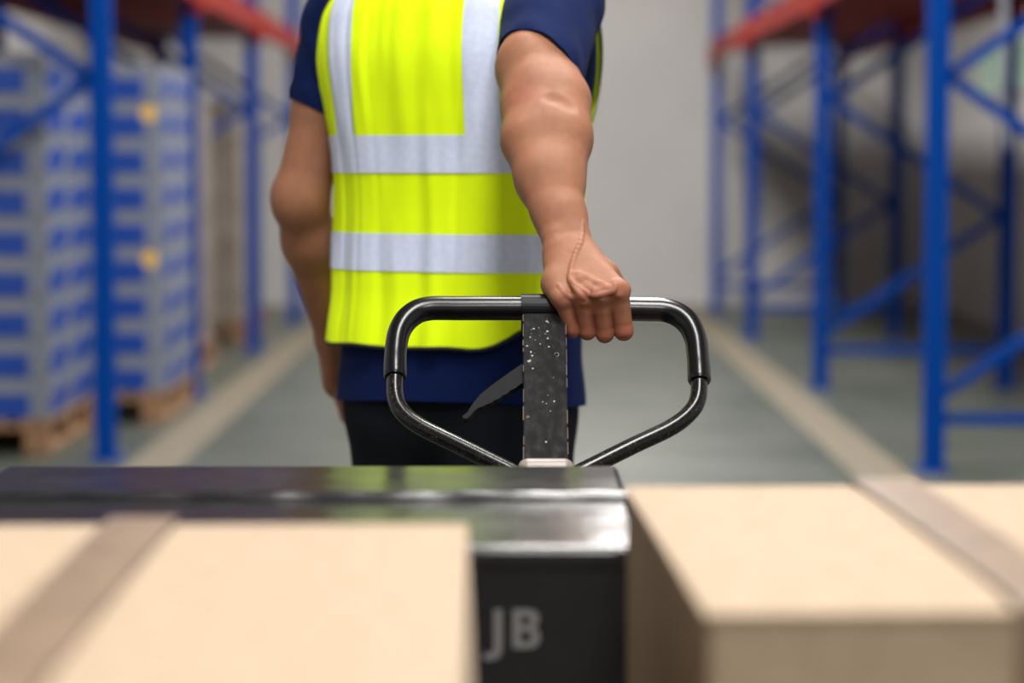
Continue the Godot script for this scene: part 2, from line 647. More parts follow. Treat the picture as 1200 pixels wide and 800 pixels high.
func make_rack(side: int, zs: Array) -> void:
	var goods := "stocked with blue and white cartons" if side < 0 else "standing empty along the grey wall"
	var t := thing("pallet_rack", "blue steel pallet rack with red beams, " + goods, "rack", Vector3(side * 1.6, 0, zs[0]))
	var h := 4.4
	var deep := 1.06
	var pm := post_mesh(h)
	var z0: float = zs[0]
	var foot := MB.new()
	foot.rbox(Vector3(-0.07, 0, -0.1), Vector3(0.07, 0.006, 0.03), 0.002)
	var fm := foot.mesh()
	# the post's perforated face looks into the aisle
	var levels := [2.0, 3.6]
	for i in zs.size():
		var z: float = zs[i] - z0
		for k in 2:
			var x := side * (0.0 if k == 0 else deep)
			var faces := -side if k == 0 else side
			var at := Transform3D(Basis(Vector3.UP, PI / 2 * faces), Vector3(x, 0, z))
			var p := part("post", pm, mats.rack_blue, t, at)
			part("foot_plate", fm, mats.rack_blue, p)
		# horizontals and zigzag between the two posts
		var x0 := side * 0.075
		var x1 := side * (deep - 0.075)
		for y: float in ([0.2, 4.2] if side > 0 else [4.2]):
			brace(t, Vector3(x0, y, z), Vector3(x1, y, z))
		var ys := [0.3, 0.91, 1.53, 2.14, 2.75, 3.36, 3.97]
		for k in range(0 if side > 0 else 1, ys.size() - 1):
			brace(t, Vector3(x0 if k % 2 == 0 else x1, ys[k], z), Vector3(x1 if k % 2 == 0 else x0, ys[k + 1], z))
	for y: float in levels:
		for i in zs.size() - 1:
			var za: float = zs[i] - z0 - 0.05
			var zb: float = zs[i + 1] - z0 + 0.05
			for k in 2:
				var x := side * (0.0 if k == 0 else deep)
				var mb := MB.new()
				mb.rbox(Vector3(x - 0.025, y, zb), Vector3(x + 0.025, y + 0.11, za), 0.006)
				var b := part("beam", mb.mesh(), mats.rack_red, t)
				for e: float in [za, zb]:
					mb = MB.new()
					mb.rbox(Vector3(x - 0.034, y - 0.05, e - 0.03), Vector3(x + 0.034, y + 0.15, e + 0.03), 0.004)
					part("connector", mb.mesh(), mats.rack_red, b)
			# deck boards lying across the two beams
			var n := int((za - zb) / 0.26)
			var wide := (za - zb) / n
			var mb := MB.new()
			mb.rbox(Vector3(side * 0.53 - 0.56, 0, -wide / 2 + 0.004), Vector3(side * 0.53 + 0.56, 0.03, wide / 2 - 0.004), 0.004)
			var dm := mb.mesh()
			for k in n:
				part("deck_board", dm, mats.rack_red, t, Transform3D(Basis(), Vector3(0, y + 0.11, zb + wide * (k + 0.5))))

func brace(t: Node3D, a: Vector3, b: Vector3) -> void:
	var mb := MB.new()
	var d := b - a
	var x := d.normalized()
	var zz := Vector3(0, 0, 1)
	var yy := zz.cross(x)
	var l := d.length()
	var tr := Transform3D(Basis(x, yy, zz), a)
	mb.box(Vector3(-0.02, -0.022, -0.003), Vector3(l + 0.02, 0.022, 0.0), tr)
	mb.box(Vector3(-0.02, -0.022, -0.022), Vector3(l + 0.02, -0.019, -0.003), tr)
	mb.box(Vector3(-0.02, 0.019, -0.022), Vector3(l + 0.02, 0.022, -0.003), tr)
	part("brace", mb.mesh(), mats.rack_blue, t)

# ---------------------------------------------------------------- goods at the rack
func pallet(label: String, at: Vector3, size: Vector2, h := 0.144, group := "") -> Node3D:
	var t := thing("wooden_pallet", label, "pallet", at, 0.0, group)
	var w := size.x
	var d := size.y
	var n := int(w / 0.165)
	var mb := MB.new()
	mb.rbox(Vector3(-0.06, h - 0.022, -d / 2), Vector3(0.06, h, d / 2), 0.003)
	var board := mb.mesh()
	for k in n:
		part("deck_board", board, mats.wood, t, Transform3D(Basis(), Vector3(-w / 2 + 0.06 + (w - 0.12) * k / (n - 1), 0, 0)))
	mb = MB.new()
	mb.rbox(Vector3(-w / 2, h - 0.044, -0.05), Vector3(w / 2, h - 0.022, 0.05), 0.003)
	var lead := mb.mesh()
	mb = MB.new()
	mb.rbox(Vector3(-0.05, 0.022, -0.05), Vector3(0.05, h - 0.044, 0.05), 0.003)
	var block := mb.mesh()
	mb = MB.new()
	mb.rbox(Vector3(-0.05, 0, -d / 2), Vector3(0.05, 0.022, d / 2), 0.003)
	var low := mb.mesh()
	for k in 3:
		var z := (k - 1) * (d / 2 - 0.05)
		part("lead_board", lead, mats.wood, t, Transform3D(Basis(), Vector3(0, 0, z)))
		part("bottom_board", low, mats.wood, t, Transform3D(Basis(), Vector3((k - 1) * (w / 2 - 0.05), 0, 0)))
		for j in 3:
			part("block", block, mats.wood, t, Transform3D(Basis(), Vector3((j - 1) * (w / 2 - 0.05), 0, z)))
	return t

func make_left_goods() -> void:
	var rng := RandomNumberGenerator.new()
	rng.seed = 7
	var first: Node3D
	var stacks := [[Vector3(-2.4, 0, -10.37)], [Vector3(-2.1, 0, -11.57)]]
	for s in 2:
		var base: Vector3 = stacks[s][0]
		pallet("wooden pallet under the blue and white carton stack " + ["next to the first rack post", "beside the second rack post"][s], base, Vector2(1.0, 1.04))
		for layer in 9:
			for k: int in [3, 1, 2]:                     # the one at the inner far corner would show nowhere
				if first == null:
					first = make_goods_carton()
				var o := first if (s == 0 and layer == 0 and k == 3) else copy(first)
				o.set_meta("label", "white carton, %s layer, %s, stack at %s rack post" % [["bottom", "second", "third", "fourth", "fifth", "sixth", "seventh", "eighth", "top"][layer], ["", "aisle corner toward end wall", "inner corner away from end wall", "aisle corner away from end wall"][k], ["first", "second"][s]])
				o.set_meta("group", "blue and white cartons stacked " + ["next to the first rack post", "beside the second rack post"][s])
				o.position = base + Vector3((k % 2 - 0.5) * 0.506 + rng.randf_range(-0.002, 0.002), 0.1446 + layer * 0.1662, (k / 2 - 0.5) * 0.519 + rng.randf_range(-0.002, 0.002))
				o.rotation.y = rng.randf_range(-0.003, 0.003)
				if s == 1 and k == 3 and layer in [3, 7]:
					var mb := MB.new()
					mb.lathe([Vector2(0.0001, 0.0015), Vector2(0.035, 0.0015), Vector2(0.036, 0)], Transform3D(Basis(Vector3.RIGHT, PI / 2), Vector3(0.19, 0.11, 0.2535)), 16)
					part("round_sticker", mb.mesh(), mats.sticker_yellow, o)
	# film-wrapped loads further along
	for k in 2:
		var z: float = [-13.75, -16.7][k]
		pallet("wooden pallet under the grey wrapped load " + ["between second and third rack posts", "beyond the third rack post"][k], Vector3(-2.28, 0, z), Vector2(1.0, 1.5))
		var t := thing("wrapped_load", "tall grey brown load in stretch film " + ["between second and third rack posts", "beyond the third rack post"][k], "pallet load", Vector3(-2.28, 0.144, z))
		var mb := MB.new()
		mb.rbox(Vector3(-0.48, 0, -0.74), Vector3(0.48, 1.42, 0.74), 0.02)
		part("wrapped_block", mb.mesh(), mats.wrap_grey, t)
		mb = MB.new()
		mb.rbox(Vector3(-0.47, 1.42, -0.73), Vector3(0.47, 1.45, 0.73), 0.01)
		part("top_sheet", mb.mesh(), mats.carton_white, t)

func make_goods_carton() -> Node3D:
	var t := thing("goods_carton", "white carton with blue printed band", "carton")
	var mb := MB.new()
	mb.rbox(Vector3(-0.247, 0, -0.253), Vector3(0.247, 0.165, 0.253), 0.006)
	part("body", mb.mesh(), mats.carton_white, t)
	mb = MB.new()
	mb.box(Vector3(-0.246, 0.006, -0.2535), Vector3(0.17, 0.104, 0.2535))
	part("blue_band", mb.mesh(), mats.carton_blue, t)
	mb = MB.new()
	var poly := PackedVector2Array()
	for k in 20:
		var a := TAU * k / 20
		poly.append(Vector2(cos(a) * 0.215, sin(a) * 0.054 + cos(a) * 0.014))
	mb.prism(poly, -0.2475, 0.2475, Transform3D(Basis(Vector3.UP, PI / 2), Vector3(0, 0.066, 0)))
	part("blue_swoosh", mb.mesh(), mats.carton_blue, t)
	return t

func make_right_details() -> void:
	var t := thing("notice_board", "pale green board fixed to the side wall behind the empty rack", "board", Vector3(3.5, 1.7, -17.0))
	var mb := MB.new()
	mb.rbox(Vector3(-0.02, 0, -1.1), Vector3(0, 0.36, 1.1), 0.004)
	part("panel", mb.mesh(), mats.board_green, t)
	mb = MB.new()
	for s: float in [-1.1, 1.1]:
		mb.box(Vector3(-0.026, -0.01, s - 0.012), Vector3(0, 0.37, s + 0.012))
	for y: float in [-0.01, 0.35]:
		mb.box(Vector3(-0.026, y, -1.09), Vector3(0, y + 0.02, 1.09))
	part("frame", mb.mesh(), mats.white_metal, t)
	# a loose strip of stretch film hanging from the deck
	mb = MB.new()
	var rows := []
	for i in 26:
		var u := i / 25.0
		var x := 1.915 + 0.02 * sin(u * 5.0) + 0.075 * u * u
		var y := 2.11 - 0.86 * u
		var row := []
		for j in 7:
			var q := j / 6.0 - 0.5
			row.append(Vector3(x + q * 0.035 * (1.0 - 0.3 * u), y, -9.62 + 0.008 * sin(q * 9.0 + u * 7.0)))
		rows.append(row)
	mb.grid(rows)
	var back := []
	for r in rows:
		var row := []
		for p in r: row.append(p - Vector3(0, 0, 0.0006))
		back.append(row)
	mb.grid(back, false, true)
	var o := part("film_strip", mb.mesh(), mats.film_clear, self)
	tag(o, "loose strip of clear stretch film hanging off the empty rack's deck", "film strip")

# ---------------------------------------------------------------- the load on the truck
func carton(label: String, at: Vector3, turn: float, w: float, d: float, h: float) -> void:
	var t := thing("cardboard_carton", label, "carton", at, turn)
	var mb := MB.new()
	mb.rbox(Vector3(-w / 2, 0, -d / 2), Vector3(w / 2, h - 0.005, d / 2), 0.006, Transform3D(), 2)
	part("body", mb.mesh(), mats.cardboard, t)
	# two top flaps, each a board with a slightly bowed surface and a soft fold
	for s: float in [-1.0, 1.0]:
		mb = MB.new()
		var x0 := 0.0015
		var x1 := w / 2 + 0.0015
		var rows := []
		var under := []
		for i in 9:
			var u := i / 8.0
			var x := lerpf(x0, x1, u)
			var row := []
			var low := []
			for j in 9:
				var z := lerpf(-d / 2 - 0.0015, d / 2 + 0.0015, j / 8.0)
				var e := minf(minf(u, 1.0 - u) * 4.0, 1.0) * minf(minf(j, 8 - j) / 2.0, 1.0)
				var y := h - 0.0015 + 0.002 * e - 0.003 * (1.0 if i == 8 or j == 0 or j == 8 else 0.0)
				row.append(Vector3(s * x, y, z))
				low.append(Vector3(s * x, h - 0.007, z))
			rows.append(row)
			under.append(low)
		mb.grid(rows, false, s > 0)
		mb.grid(under, false, s < 0)
		for e in [[rows[0], under[0]], [under[8], rows[8]]]:
			mb.grid(e, false, s < 0)
		for j: int in [0, 8]:
			var a := []
			var b := []
			for i in 9:
				a.append(rows[i][j]); b.append(under[i][j])
			mb.grid([a, b], false, (s > 0) == (j == 8))
		part("flap", mb.mesh(), mats.cardboard, t)
	mb = MB.new()
	var tape := []
	for q in [[-d / 2 - 0.0034, h - 0.07], [-d / 2 - 0.0034, h - 0.004], [-d / 2, h + 0.0016], [-d / 2 + 0.08, h + 0.0028], [0, h + 0.003], [d / 2 - 0.08, h + 0.0028], [d / 2, h + 0.0016], [d / 2 + 0.0034, h - 0.004], [d / 2 + 0.0034, h - 0.07]]:
		tape.append(q)
	var ra := []
	for q in tape:
		ra.append([Vector3(-0.024, q[1], q[0]), Vector3(-0.008, q[1] + 0.0002, q[0]), Vector3(0.008, q[1] + 0.0002, q[0]), Vector3(0.024, q[1], q[0])])
	mb.grid(ra, false, true)
	part("packing_tape", mb.mesh(), mats.tape, t)

func make_load() -> void:
	var top := 0.234
	pallet("wooden pallet carrying the cartons and the black crate on the truck", Vector3(0.0, 0.09, -1.80), Vector2(1.04, 1.34))
	carton("large cardboard carton standing in front of the wide black crate", Vector3(-0.2525, top, -1.39), 0.018, 0.45, 0.585, 0.95 - top)
	carton("cardboard carton beside the lettered end of the black crate", Vector3(0.3, top, -1.622), 0.039, 0.40, 0.534, 0.95 - top)
	# black crate
	var t := thing("black_crate", "wide glossy black crate with a ribbed lid and grey lettering", "crate", Vector3(-0.205, top, -2.195), 0.0)
	var h := 0.89 - top
	var mb := MB.new()
	mb.box(Vector3(-0.313, 0, -0.261), Vector3(0.313, h - 0.014, 0.261))
	part("body", mb.mesh(), mats.crate_black, t)
	mb = MB.new()
	mb.rbox(Vector3(-0.314, h - 0.024, -0.262), Vector3(0.314, h, 0.262), 0.0085, Transform3D(), 4)
	var lid := part("lid", mb.mesh(), mats.crate_black, t)
	mb = MB.new()
	var path := []
	for k in 41: path.append(Vector3(-0.312 + 0.624 * k / 40.0, h - 0.001 + 0.0006 * sin(k * 1.7), -0.012 + 0.001 * sin(k * 0.8)))
	mb.tube(path, even(41, 0.009), 14)
	part("rib", mb.mesh(), mats.crate_black, lid)
	var text := TextMesh.new()
	text.text = "JB"
	var font := SystemFont.new()
	font.font_names = PackedStringArray(["Droid Sans"])
	font.font_weight = 700
	text.font = font
	text.font_size = 32
	text.pixel_size = 0.00138
	text.depth = 0.001
	text.horizontal_alignment = HORIZONTAL_ALIGNMENT_RIGHT
	part("lettering", text, mats.print_grey, t, Transform3D(Basis(), Vector3(0.229, h - 0.068, 0.2612)))

# ---------------------------------------------------------------- pallet truck
func on_loop(x: float, y: float, off := 0.0) -> Vector3:
	# the plane of the tiller loop, leaning away towards the worker; off is towards the camera side
	return Vector3(x, y, -2.87 + (1.025 - y) * 0.83) + Vector3(0, 0.639, 0.769) * off

func make_truck() -> void:
	var t := thing("pallet_truck", "black handled hand pallet truck pulled by the worker", "pallet truck")
	# grips
	var gl := [Vector2(0.014, 1.0259), Vector2(-0.0609, 1.0259), Vector2(-0.1015, 1.0252), Vector2(-0.1215, 1.0162), Vector2(-0.1331, 0.9995), Vector2(-0.1365, 0.9771), Vector2(-0.1363, 0.9490)]
	var gr := [Vector2(0.060, 1.0249), Vector2(0.155, 1.0242), Vector2(0.187, 1.0222), Vector2(0.2065, 1.0114), Vector2(0.2162, 0.9932), Vector2(0.2184, 0.9696), Vector2(0.2184, 0.9443)]
	for g in [gl, gr]:
		var pts := []
		for q in g: pts.append(on_loop(q.x, q.y))
		pts = smooth(pts, 8)
		var rr := []
		for k in pts.size():
			var u := float(k) / (pts.size() - 1)
			rr.append(0.0145 - 0.0012 * smoothstep(0.45, 0.75, u) + 0.0004 * smoothstep(0.86, 0.9, u))
		rr[rr.size() - 1] -= 0.0012
		var mb := MB.new()
		mb.tube(pts, rr, 28)
		part("grip", mb.mesh(), mats.rubber_grip, t)
	var tl := [Vector2(-0.1363, 0.957), Vector2(-0.1355, 0.930), Vector2(-0.1272, 0.9122), Vector2(-0.1059, 0.8965), Vector2(-0.0585, 0.8752), Vector2(0.012, 0.8435)]
	var tr := [Vector2(0.2184, 0.953), Vector2(0.2161, 0.9278), Vector2(0.2058, 0.9113), Vector2(0.1823, 0.8950), Vector2(0.1365, 0.8752), Vector2(0.066, 0.8435)]
	for g in [tl, tr]:
		var pts := []
		for q in g: pts.append(on_loop(q.x, q.y))
		pts = smooth(pts, 8)
		var mb := MB.new()
		mb.tube(pts, even(pts.size(), 0.0098), 24)
		part("loop_tube", mb.mesh(), mats.black_enamel, t)
	# control plate: a folded channel whose broad face looks at the load
	var zax := Vector3(0, 0.639, 0.769)
	var yax := Vector3(0, 0.769, -0.639)
	var pl := Transform3D(Basis(Vector3.RIGHT, yax, zax), on_loop(0.0385, 0.94))
	var mb := MB.new()
	mb.rbox(Vector3(-0.0255, -0.125, 0.0065), Vector3(0.0255, 0.096, 0.0115), 0.0016, pl, 2)
	mb.rbox(Vector3(-0.0255, -0.125, -0.022), Vector3(-0.0215, 0.096, 0.0085), 0.0012, pl)
	mb.rbox(Vector3(0.0215, -0.125, -0.022), Vector3(0.0255, 0.096, 0.0085), 0.0012, pl)
	var plate := part("control_plate", mb.mesh(), mats.plate_enamel, t)
	# bare worn edges and paint chips
	var rng := RandomNumberGenerator.new()
	rng.seed = 4
	mb = MB.new()
	for s: float in [-1.0, 1.0]:
		var y := -0.11
		while y < 0.092:
			var l := rng.randf_range(0.004, 0.02)
			if rng.randf() < 0.75:
				mb.rbox(Vector3(s * 0.0252 - 0.0004 - rng.randf() * 0.0006, y, 0.0098), Vector3(s * 0.0252 + 0.0005, minf(y + l, 0.094), 0.01165), 0.0003, pl)
			y += l + rng.randf_range(0.001, 0.006)
	part("worn_edge", mb.mesh(), mats.rust, plate).set_meta("kind", "stuff")
	for k in 30:
		var r := rng.randf_range(0.0006, 0.0014) * (1.6 if k % 7 == 0 else 1.0)
		var at := Vector3(rng.randf_range(-0.021, 0.021), rng.randf_range(0.03, 0.088) if k < 20 else rng.randf_range(-0.11, 0.03), 0.0115)
		if k < 20 and at.x > 0.005: at.x -= 0.014
		mb = MB.new()
		var ring := []
		for j in 9:
			var a := TAU * j / 9
			var q := r * rng.randf_range(0.6, 1.25)
			ring.append(Vector2(cos(a) * q, sin(a) * q))
		mb.prism(PackedVector2Array(ring), 0.0, 0.00025, Transform3D(pl.basis, pl * at))
		part("paint_chip", mb.mesh(), mats.chipped_metal if k % 3 else mats.rust, plate)
	mb = MB.new()
	mb.lathe([Vector2(0.0022, 0.0), Vector2(0.0022, 0.0006), Vector2(0.0034, 0.0004), Vector2(0.0036, 0.0)], Transform3D(pl.basis * Basis(Vector3.RIGHT, PI / 2), pl * Vector3(0.0135, 0.036, 0.0115)), 18)
	part("screw_hole", mb.mesh(), mats.rubber_grip, plate)
	# clamp that wraps the plate's head round the bar
	mb = MB.new()
	var cl := Transform3D(Basis(Vector3.RIGHT, Vector3.UP, Vector3.BACK), on_loop(0.037, 1.0256))
	var prof := PackedVector2Array()
	for k in 15:
		var a := deg_to_rad(lerpf(120.0, -30.0, k / 14.0))
		prof.append(Vector2(cos(a) * 0.0175, sin(a) * 0.0175))
	prof.append(Vector2(0.0155, -0.0235)); prof.append(Vector2(-0.002, -0.026)); prof.append(Vector2(-0.012, -0.012))
	mb.prism(prof, -0.0262, 0.0262, cl * Transform3D(Basis(Vector3.BACK, Vector3.UP, Vector3.LEFT), Vector3.ZERO), 0.0012)
	part("clamp", mb.mesh(), mats.clamp_plastic, t)
	# release lever with finger grooves on its lower edge
	var lv := PackedVector2Array()
	for q in [[0.020, 0.9655], [0.010, 0.9605], [-0.0099, 0.9475], [-0.0250, 0.9372], [-0.0370, 0.9280], [-0.0455, 0.9180], [-0.0520, 0.9085], [-0.0568, 0.9055], [-0.0562, 0.9030], [-0.0530, 0.9020], [-0.0490, 0.9042], [-0.0440, 0.9100], [-0.0385, 0.9140], [-0.0335, 0.9153], [-0.0290, 0.9178], [-0.0240, 0.9192], [-0.0200, 0.9222], [-0.0150, 0.9236], [-0.0110, 0.9272], [-0.0060, 0.9290], [-0.0020, 0.9325], [0.0040, 0.9350], [0.0100, 0.9395], [0.020, 0.9430]]:
		lv.append(Vector2(q[0] - 0.0385, (q[1] - 0.94) / 0.769))
	mb = MB.new()
	mb.prism(lv, -0.0045, 0.0045, pl, 0.0016)
	part("release_lever", mb.mesh(), mats.lever_plastic, t)
	# collar and shaft
	mb = MB.new()
	mb.rbox(Vector3(-0.032, -0.145, -0.02), Vector3(0.032, -0.105, 0.016), 0.012, pl, 4)
	part("collar", mb.mesh(), mats.collar_metal, t)
	var foot := Vector3(0.0385, 0.34, -2.63)
	mb = MB.new()
	mb.tube([pl * Vector3(0, -0.125, 0), foot], [0.02, 0.022], 20)
	part("tiller_shaft", mb.mesh(), mats.black_enamel, t)
	mb = MB.new()
	mb.lathe([Vector2(0.0001, 0.1), Vector2(0.07, 0.1), Vector2(0.08, 0.11), Vector2(0.08, 0.2), Vector2(0.055, 0.22), Vector2(0.055, 0.33), Vector2(0.045, 0.36), Vector2(0.0001, 0.37)], Transform3D(Basis(), Vector3(0.0385, 0, -2.63)), 24)
	part("pump", mb.mesh(), mats.truck_paint, t)
	mb = MB.new()
	mb.rbox(Vector3(-0.22, 0.12, -2.55), Vector3(0.30, 0.213, -2.48), 0.015, Transform3D(), 2)
	part("bridge", mb.mesh(), mats.truck_paint, t)
	for s: float in [-1.0, 1.0]:
		mb = MB.new()
		mb.rbox(Vector3(0.0385 + s * 0.19 - 0.07, 0.135, -2.5), Vector3(0.0385 + s * 0.19 + 0.07, 0.1895, -1.3), 0.012, Transform3D(), 2)
		part("fork", mb.mesh(), mats.truck_paint, t)
		mb = MB.new()
		mb.lathe([Vector2(0.0001, -0.035), Vector2(0.038, -0.035), Vector2(0.04, -0.03), Vector2(0.04, 0.03), Vector2(0.038, 0.035), Vector2(0.0001, 0.035)], Transform3D(Basis(Vector3.BACK, PI / 2), Vector3(0.0385 + s * 0.19, 0.0405, -1.45)), 20)
		var wheel := mb.mesh()
		part("load_roller", wheel, mats.wheel_rubber, t)
		mb = MB.new()
		mb.box(Vector3(0.0385 + s * 0.19 - 0.05, 0.03, -1.46), Vector3(0.0385 + s * 0.19 - 0.042, 0.14, -1.44))
		mb.box(Vector3(0.0385 + s * 0.19 + 0.042, 0.03, -1.46), Vector3(0.0385 + s * 0.19 + 0.05, 0.14, -1.44))
		part("roller_bracket", mb.mesh(), mats.truck_paint, t)
		mb = MB.new()
		mb.lathe([Vector2(0.0001, -0.025), Vector2(0.085, -0.025), Vector2(0.09, -0.02), Vector2(0.09, 0.02), Vector2(0.085, 0.025), Vector2(0.0001, 0.025)], Transform3D(Basis(Vector3.BACK, PI / 2), Vector3(0.0385 + s * 0.055, 0.0905, -2.63)), 28)
		part("steer_wheel", mb.mesh(), mats.wheel_rubber, t)

# ---------------------------------------------------------------- the worker
# rings of the torso: height, centre x, centre z, half width, half depth
const RINGS := [[0.74, -0.076, -3.50, 0.184, 0.118], [0.85, -0.0775, -3.50, 0.186, 0.118], [0.94, -0.0775, -3.50, 0.185, 0.115], [1.04, -0.0770, -3.495, 0.183, 0.112], [1.13, -0.0760, -3.49, 0.180, 0.112], [1.20, -0.0750, -3.485, 0.182, 0.116], [1.28, -0.0750, -3.48, 0.196, 0.122], [1.35, -0.0770, -3.475, 0.206, 0.122], [1.41, -0.0790, -3.475, 0.204, 0.112], [1.45, -0.0800, -3.475, 0.185, 0.096], [1.48, -0.0800, -3.475, 0.150, 0.082], [1.51, -0.0800, -3.475, 0.105, 0.072], [1.54, -0.0800, -3.475, 0.066, 0.064]]
const YAW := 0.47
var fold_noise := FastNoiseLite.new()

func ring(y: float) -> Array:
	var i := 0
	while i < RINGS.size() - 2 and y > RINGS[i + 1][0]: i += 1
	var a: Array = RINGS[i]
	var b: Array = RINGS[i + 1]
	var p: Array = RINGS[maxi(i - 1, 0)]
	var n: Array = RINGS[mini(i + 2, RINGS.size() - 1)]
	var u := clampf((y - a[0]) / (b[0] - a[0]), 0.0, 1.0)
	var out := [y]
	for k in range(1, 5): out.append(cubic_interpolate(a[k], b[k], p[k], n[k], u))
	return out

func torso(th: float, y: float, off: float) -> Vector3:
	var r := ring(y)
	var s := sin(th)
	var c := cos(th)
	var e := 0.88
	var lx: float = signf(s) * pow(absf(s), e) * (r[3] + off)
	var lz: float = signf(c) * pow(absf(c), e) * (r[4] + off)
	return Vector3(r[1] + lx * cos(YAW) - lz * sin(YAW), y, r[2] + lx * sin(YAW) + lz * cos(YAW))

func vest_off(th: float, y: float) -> float:
	var d := 0.008
	d += 0.0085 * fold_noise.get_noise_3d(th * 160.0, y * 130.0, 0.0)
	d += 0.006 * fold_noise.get_noise_3d(th * 330.0, y * 90.0, 40.0) * smoothstep(1.22, 1.36, y)
	d += 0.0012 * fold_noise.get_noise_3d(th * 500.0 + y * 200.0, y * 260.0, 90.0)
	var n := fold_noise.get_noise_3d(th * 150.0 + 60.0, y * 40.0, 200.0)
	d -= 0.0022 * exp(-n * n / 0.012)
	var q := th * 0.13
	d -= 0.0045 * exp(-q * q / 0.00003)
	d += 0.0022 * exp(-(q - 0.011) * (q - 0.011) / 0.00006)
	d += 0.006 * smoothstep(1.02, 0.93, y)
	return d

func hem_low(th: float) -> float:
	return 0.938 + 0.05 * smoothstep(0.35, 1.25, th) + 0.0015 * sin(th * 9.0)

# half-angle of the back panel at this height: it draws in for the armhole
func seam(y: float) -> float:
	return PI / 2 - 0.42 * smoothstep(1.18, 1.33, y) - 0.15 * smoothstep(1.33, 1.45, y)

func panel(mb: MB, front: bool, y0: float, y1: float, t0: Callable, t1: Callable, off: float, rows: int, cols: int, low_hem := false) -> void:
	var rr := []
	for i in rows + 1:
		var u := float(i) / rows
		var row := []
		for j in cols + 1:
			var y := lerpf(y0, y1, u)
			var th := lerpf(t0.call(y), t1.call(y), float(j) / cols)
			if low_hem: y = lerpf(hem_low(th if not front else -th), y1, u)
			row.append(torso(th + (PI if front else 0.0), y, vest_off(th + (7.0 if front else 0.0), y) + off))
		rr.append(row)
	mb.grid(rr)

func sleeve(mb: MB, path: Array, radii: Array, slant: Vector3) -> void:
	var pts := smooth(path, 8)
	var n := pts.size()
	var rr := []
	for k in n:
		var u := float(k) / (n - 1) * (radii.size() - 1)
		var i := mini(int(u), radii.size() - 2)
		rr.append(lerpf(radii[i], radii[i + 1], u - i))
	var axis: Vector3 = (pts[n - 1] - pts[n - 5]).normalized()
	var rows := []
	var total := n + 5
	var side := Vector3.ZERO
	for i in total:
		var k := mini(i, n - 1)
		var d: Vector3 = (pts[mini(k + 1, n - 1)] - pts[maxi(k - 1, 0)]).normalized()
		if i == 0: side = d.cross(Vector3.UP).normalized()
		side = (side - d * side.dot(d)).normalized()
		var o := side.cross(d)
		var row := []
		for j in 64:
			var a := TAU * j / 64
			var dir := side * cos(a) + o * sin(a)
			var u := float(k) / (n - 1)
			var r: float = rr[k]
			r += 0.0035 * fold_noise.get_noise_3d(a * 60.0 + u * 60.0, u * 420.0, 300.0 + path[0].x * 900.0) * (1.0 - smoothstep(0.9, 1.0, u) * 0.5)
			r += 0.0022 * fold_noise.get_noise_3d(cos(a) * 110.0, sin(a) * 110.0 + u * 700.0, 500.0)
			if u > 0.86 and u < 0.9: r -= 0.0008
			var q: Vector3 = pts[k] + dir * r + axis * (slant.dot(dir) * smoothstep(0.3, 1.0, u))
			if i >= n:                     # turned-in hem
				var w := i - n + 1
				q += -dir * [0.0008, 0.002, 0.0035, 0.004, 0.004][w - 1] + axis * [0.0006, 0.0006, -0.001, -0.02, -0.05][w - 1]
			row.append(q)
		rows.append(row)
	mb.grid(rows, true, true)

var spots := []          # places where the skin is redder: position, reach
func skin_color(p: Vector3) -> Color:
	var n := fold_noise.get_noise_3d(p.x * 1500.0, p.y * 1500.0, p.z * 1500.0)
	var m := fold_noise.get_noise_3d(p.x * 5200.0, p.y * 5200.0, p.z * 5200.0)
	var c := Color(0.255, 0.110, 0.061)
	var red := 0.0
	for s in spots:
		var d := p.distance_to(s[0]) / float(s[1])
		if d < 1.0: red = maxf(red, (1.0 - d * d) * float(s[2]))
	c = c.lerp(Color(0.25, 0.080, 0.050), red)
	var k := 1.0 + 0.08 * n + 0.09 * m
	return Color(c.r * k, c.g * (k - 0.05 * n), c.b * (k - 0.07 * n))

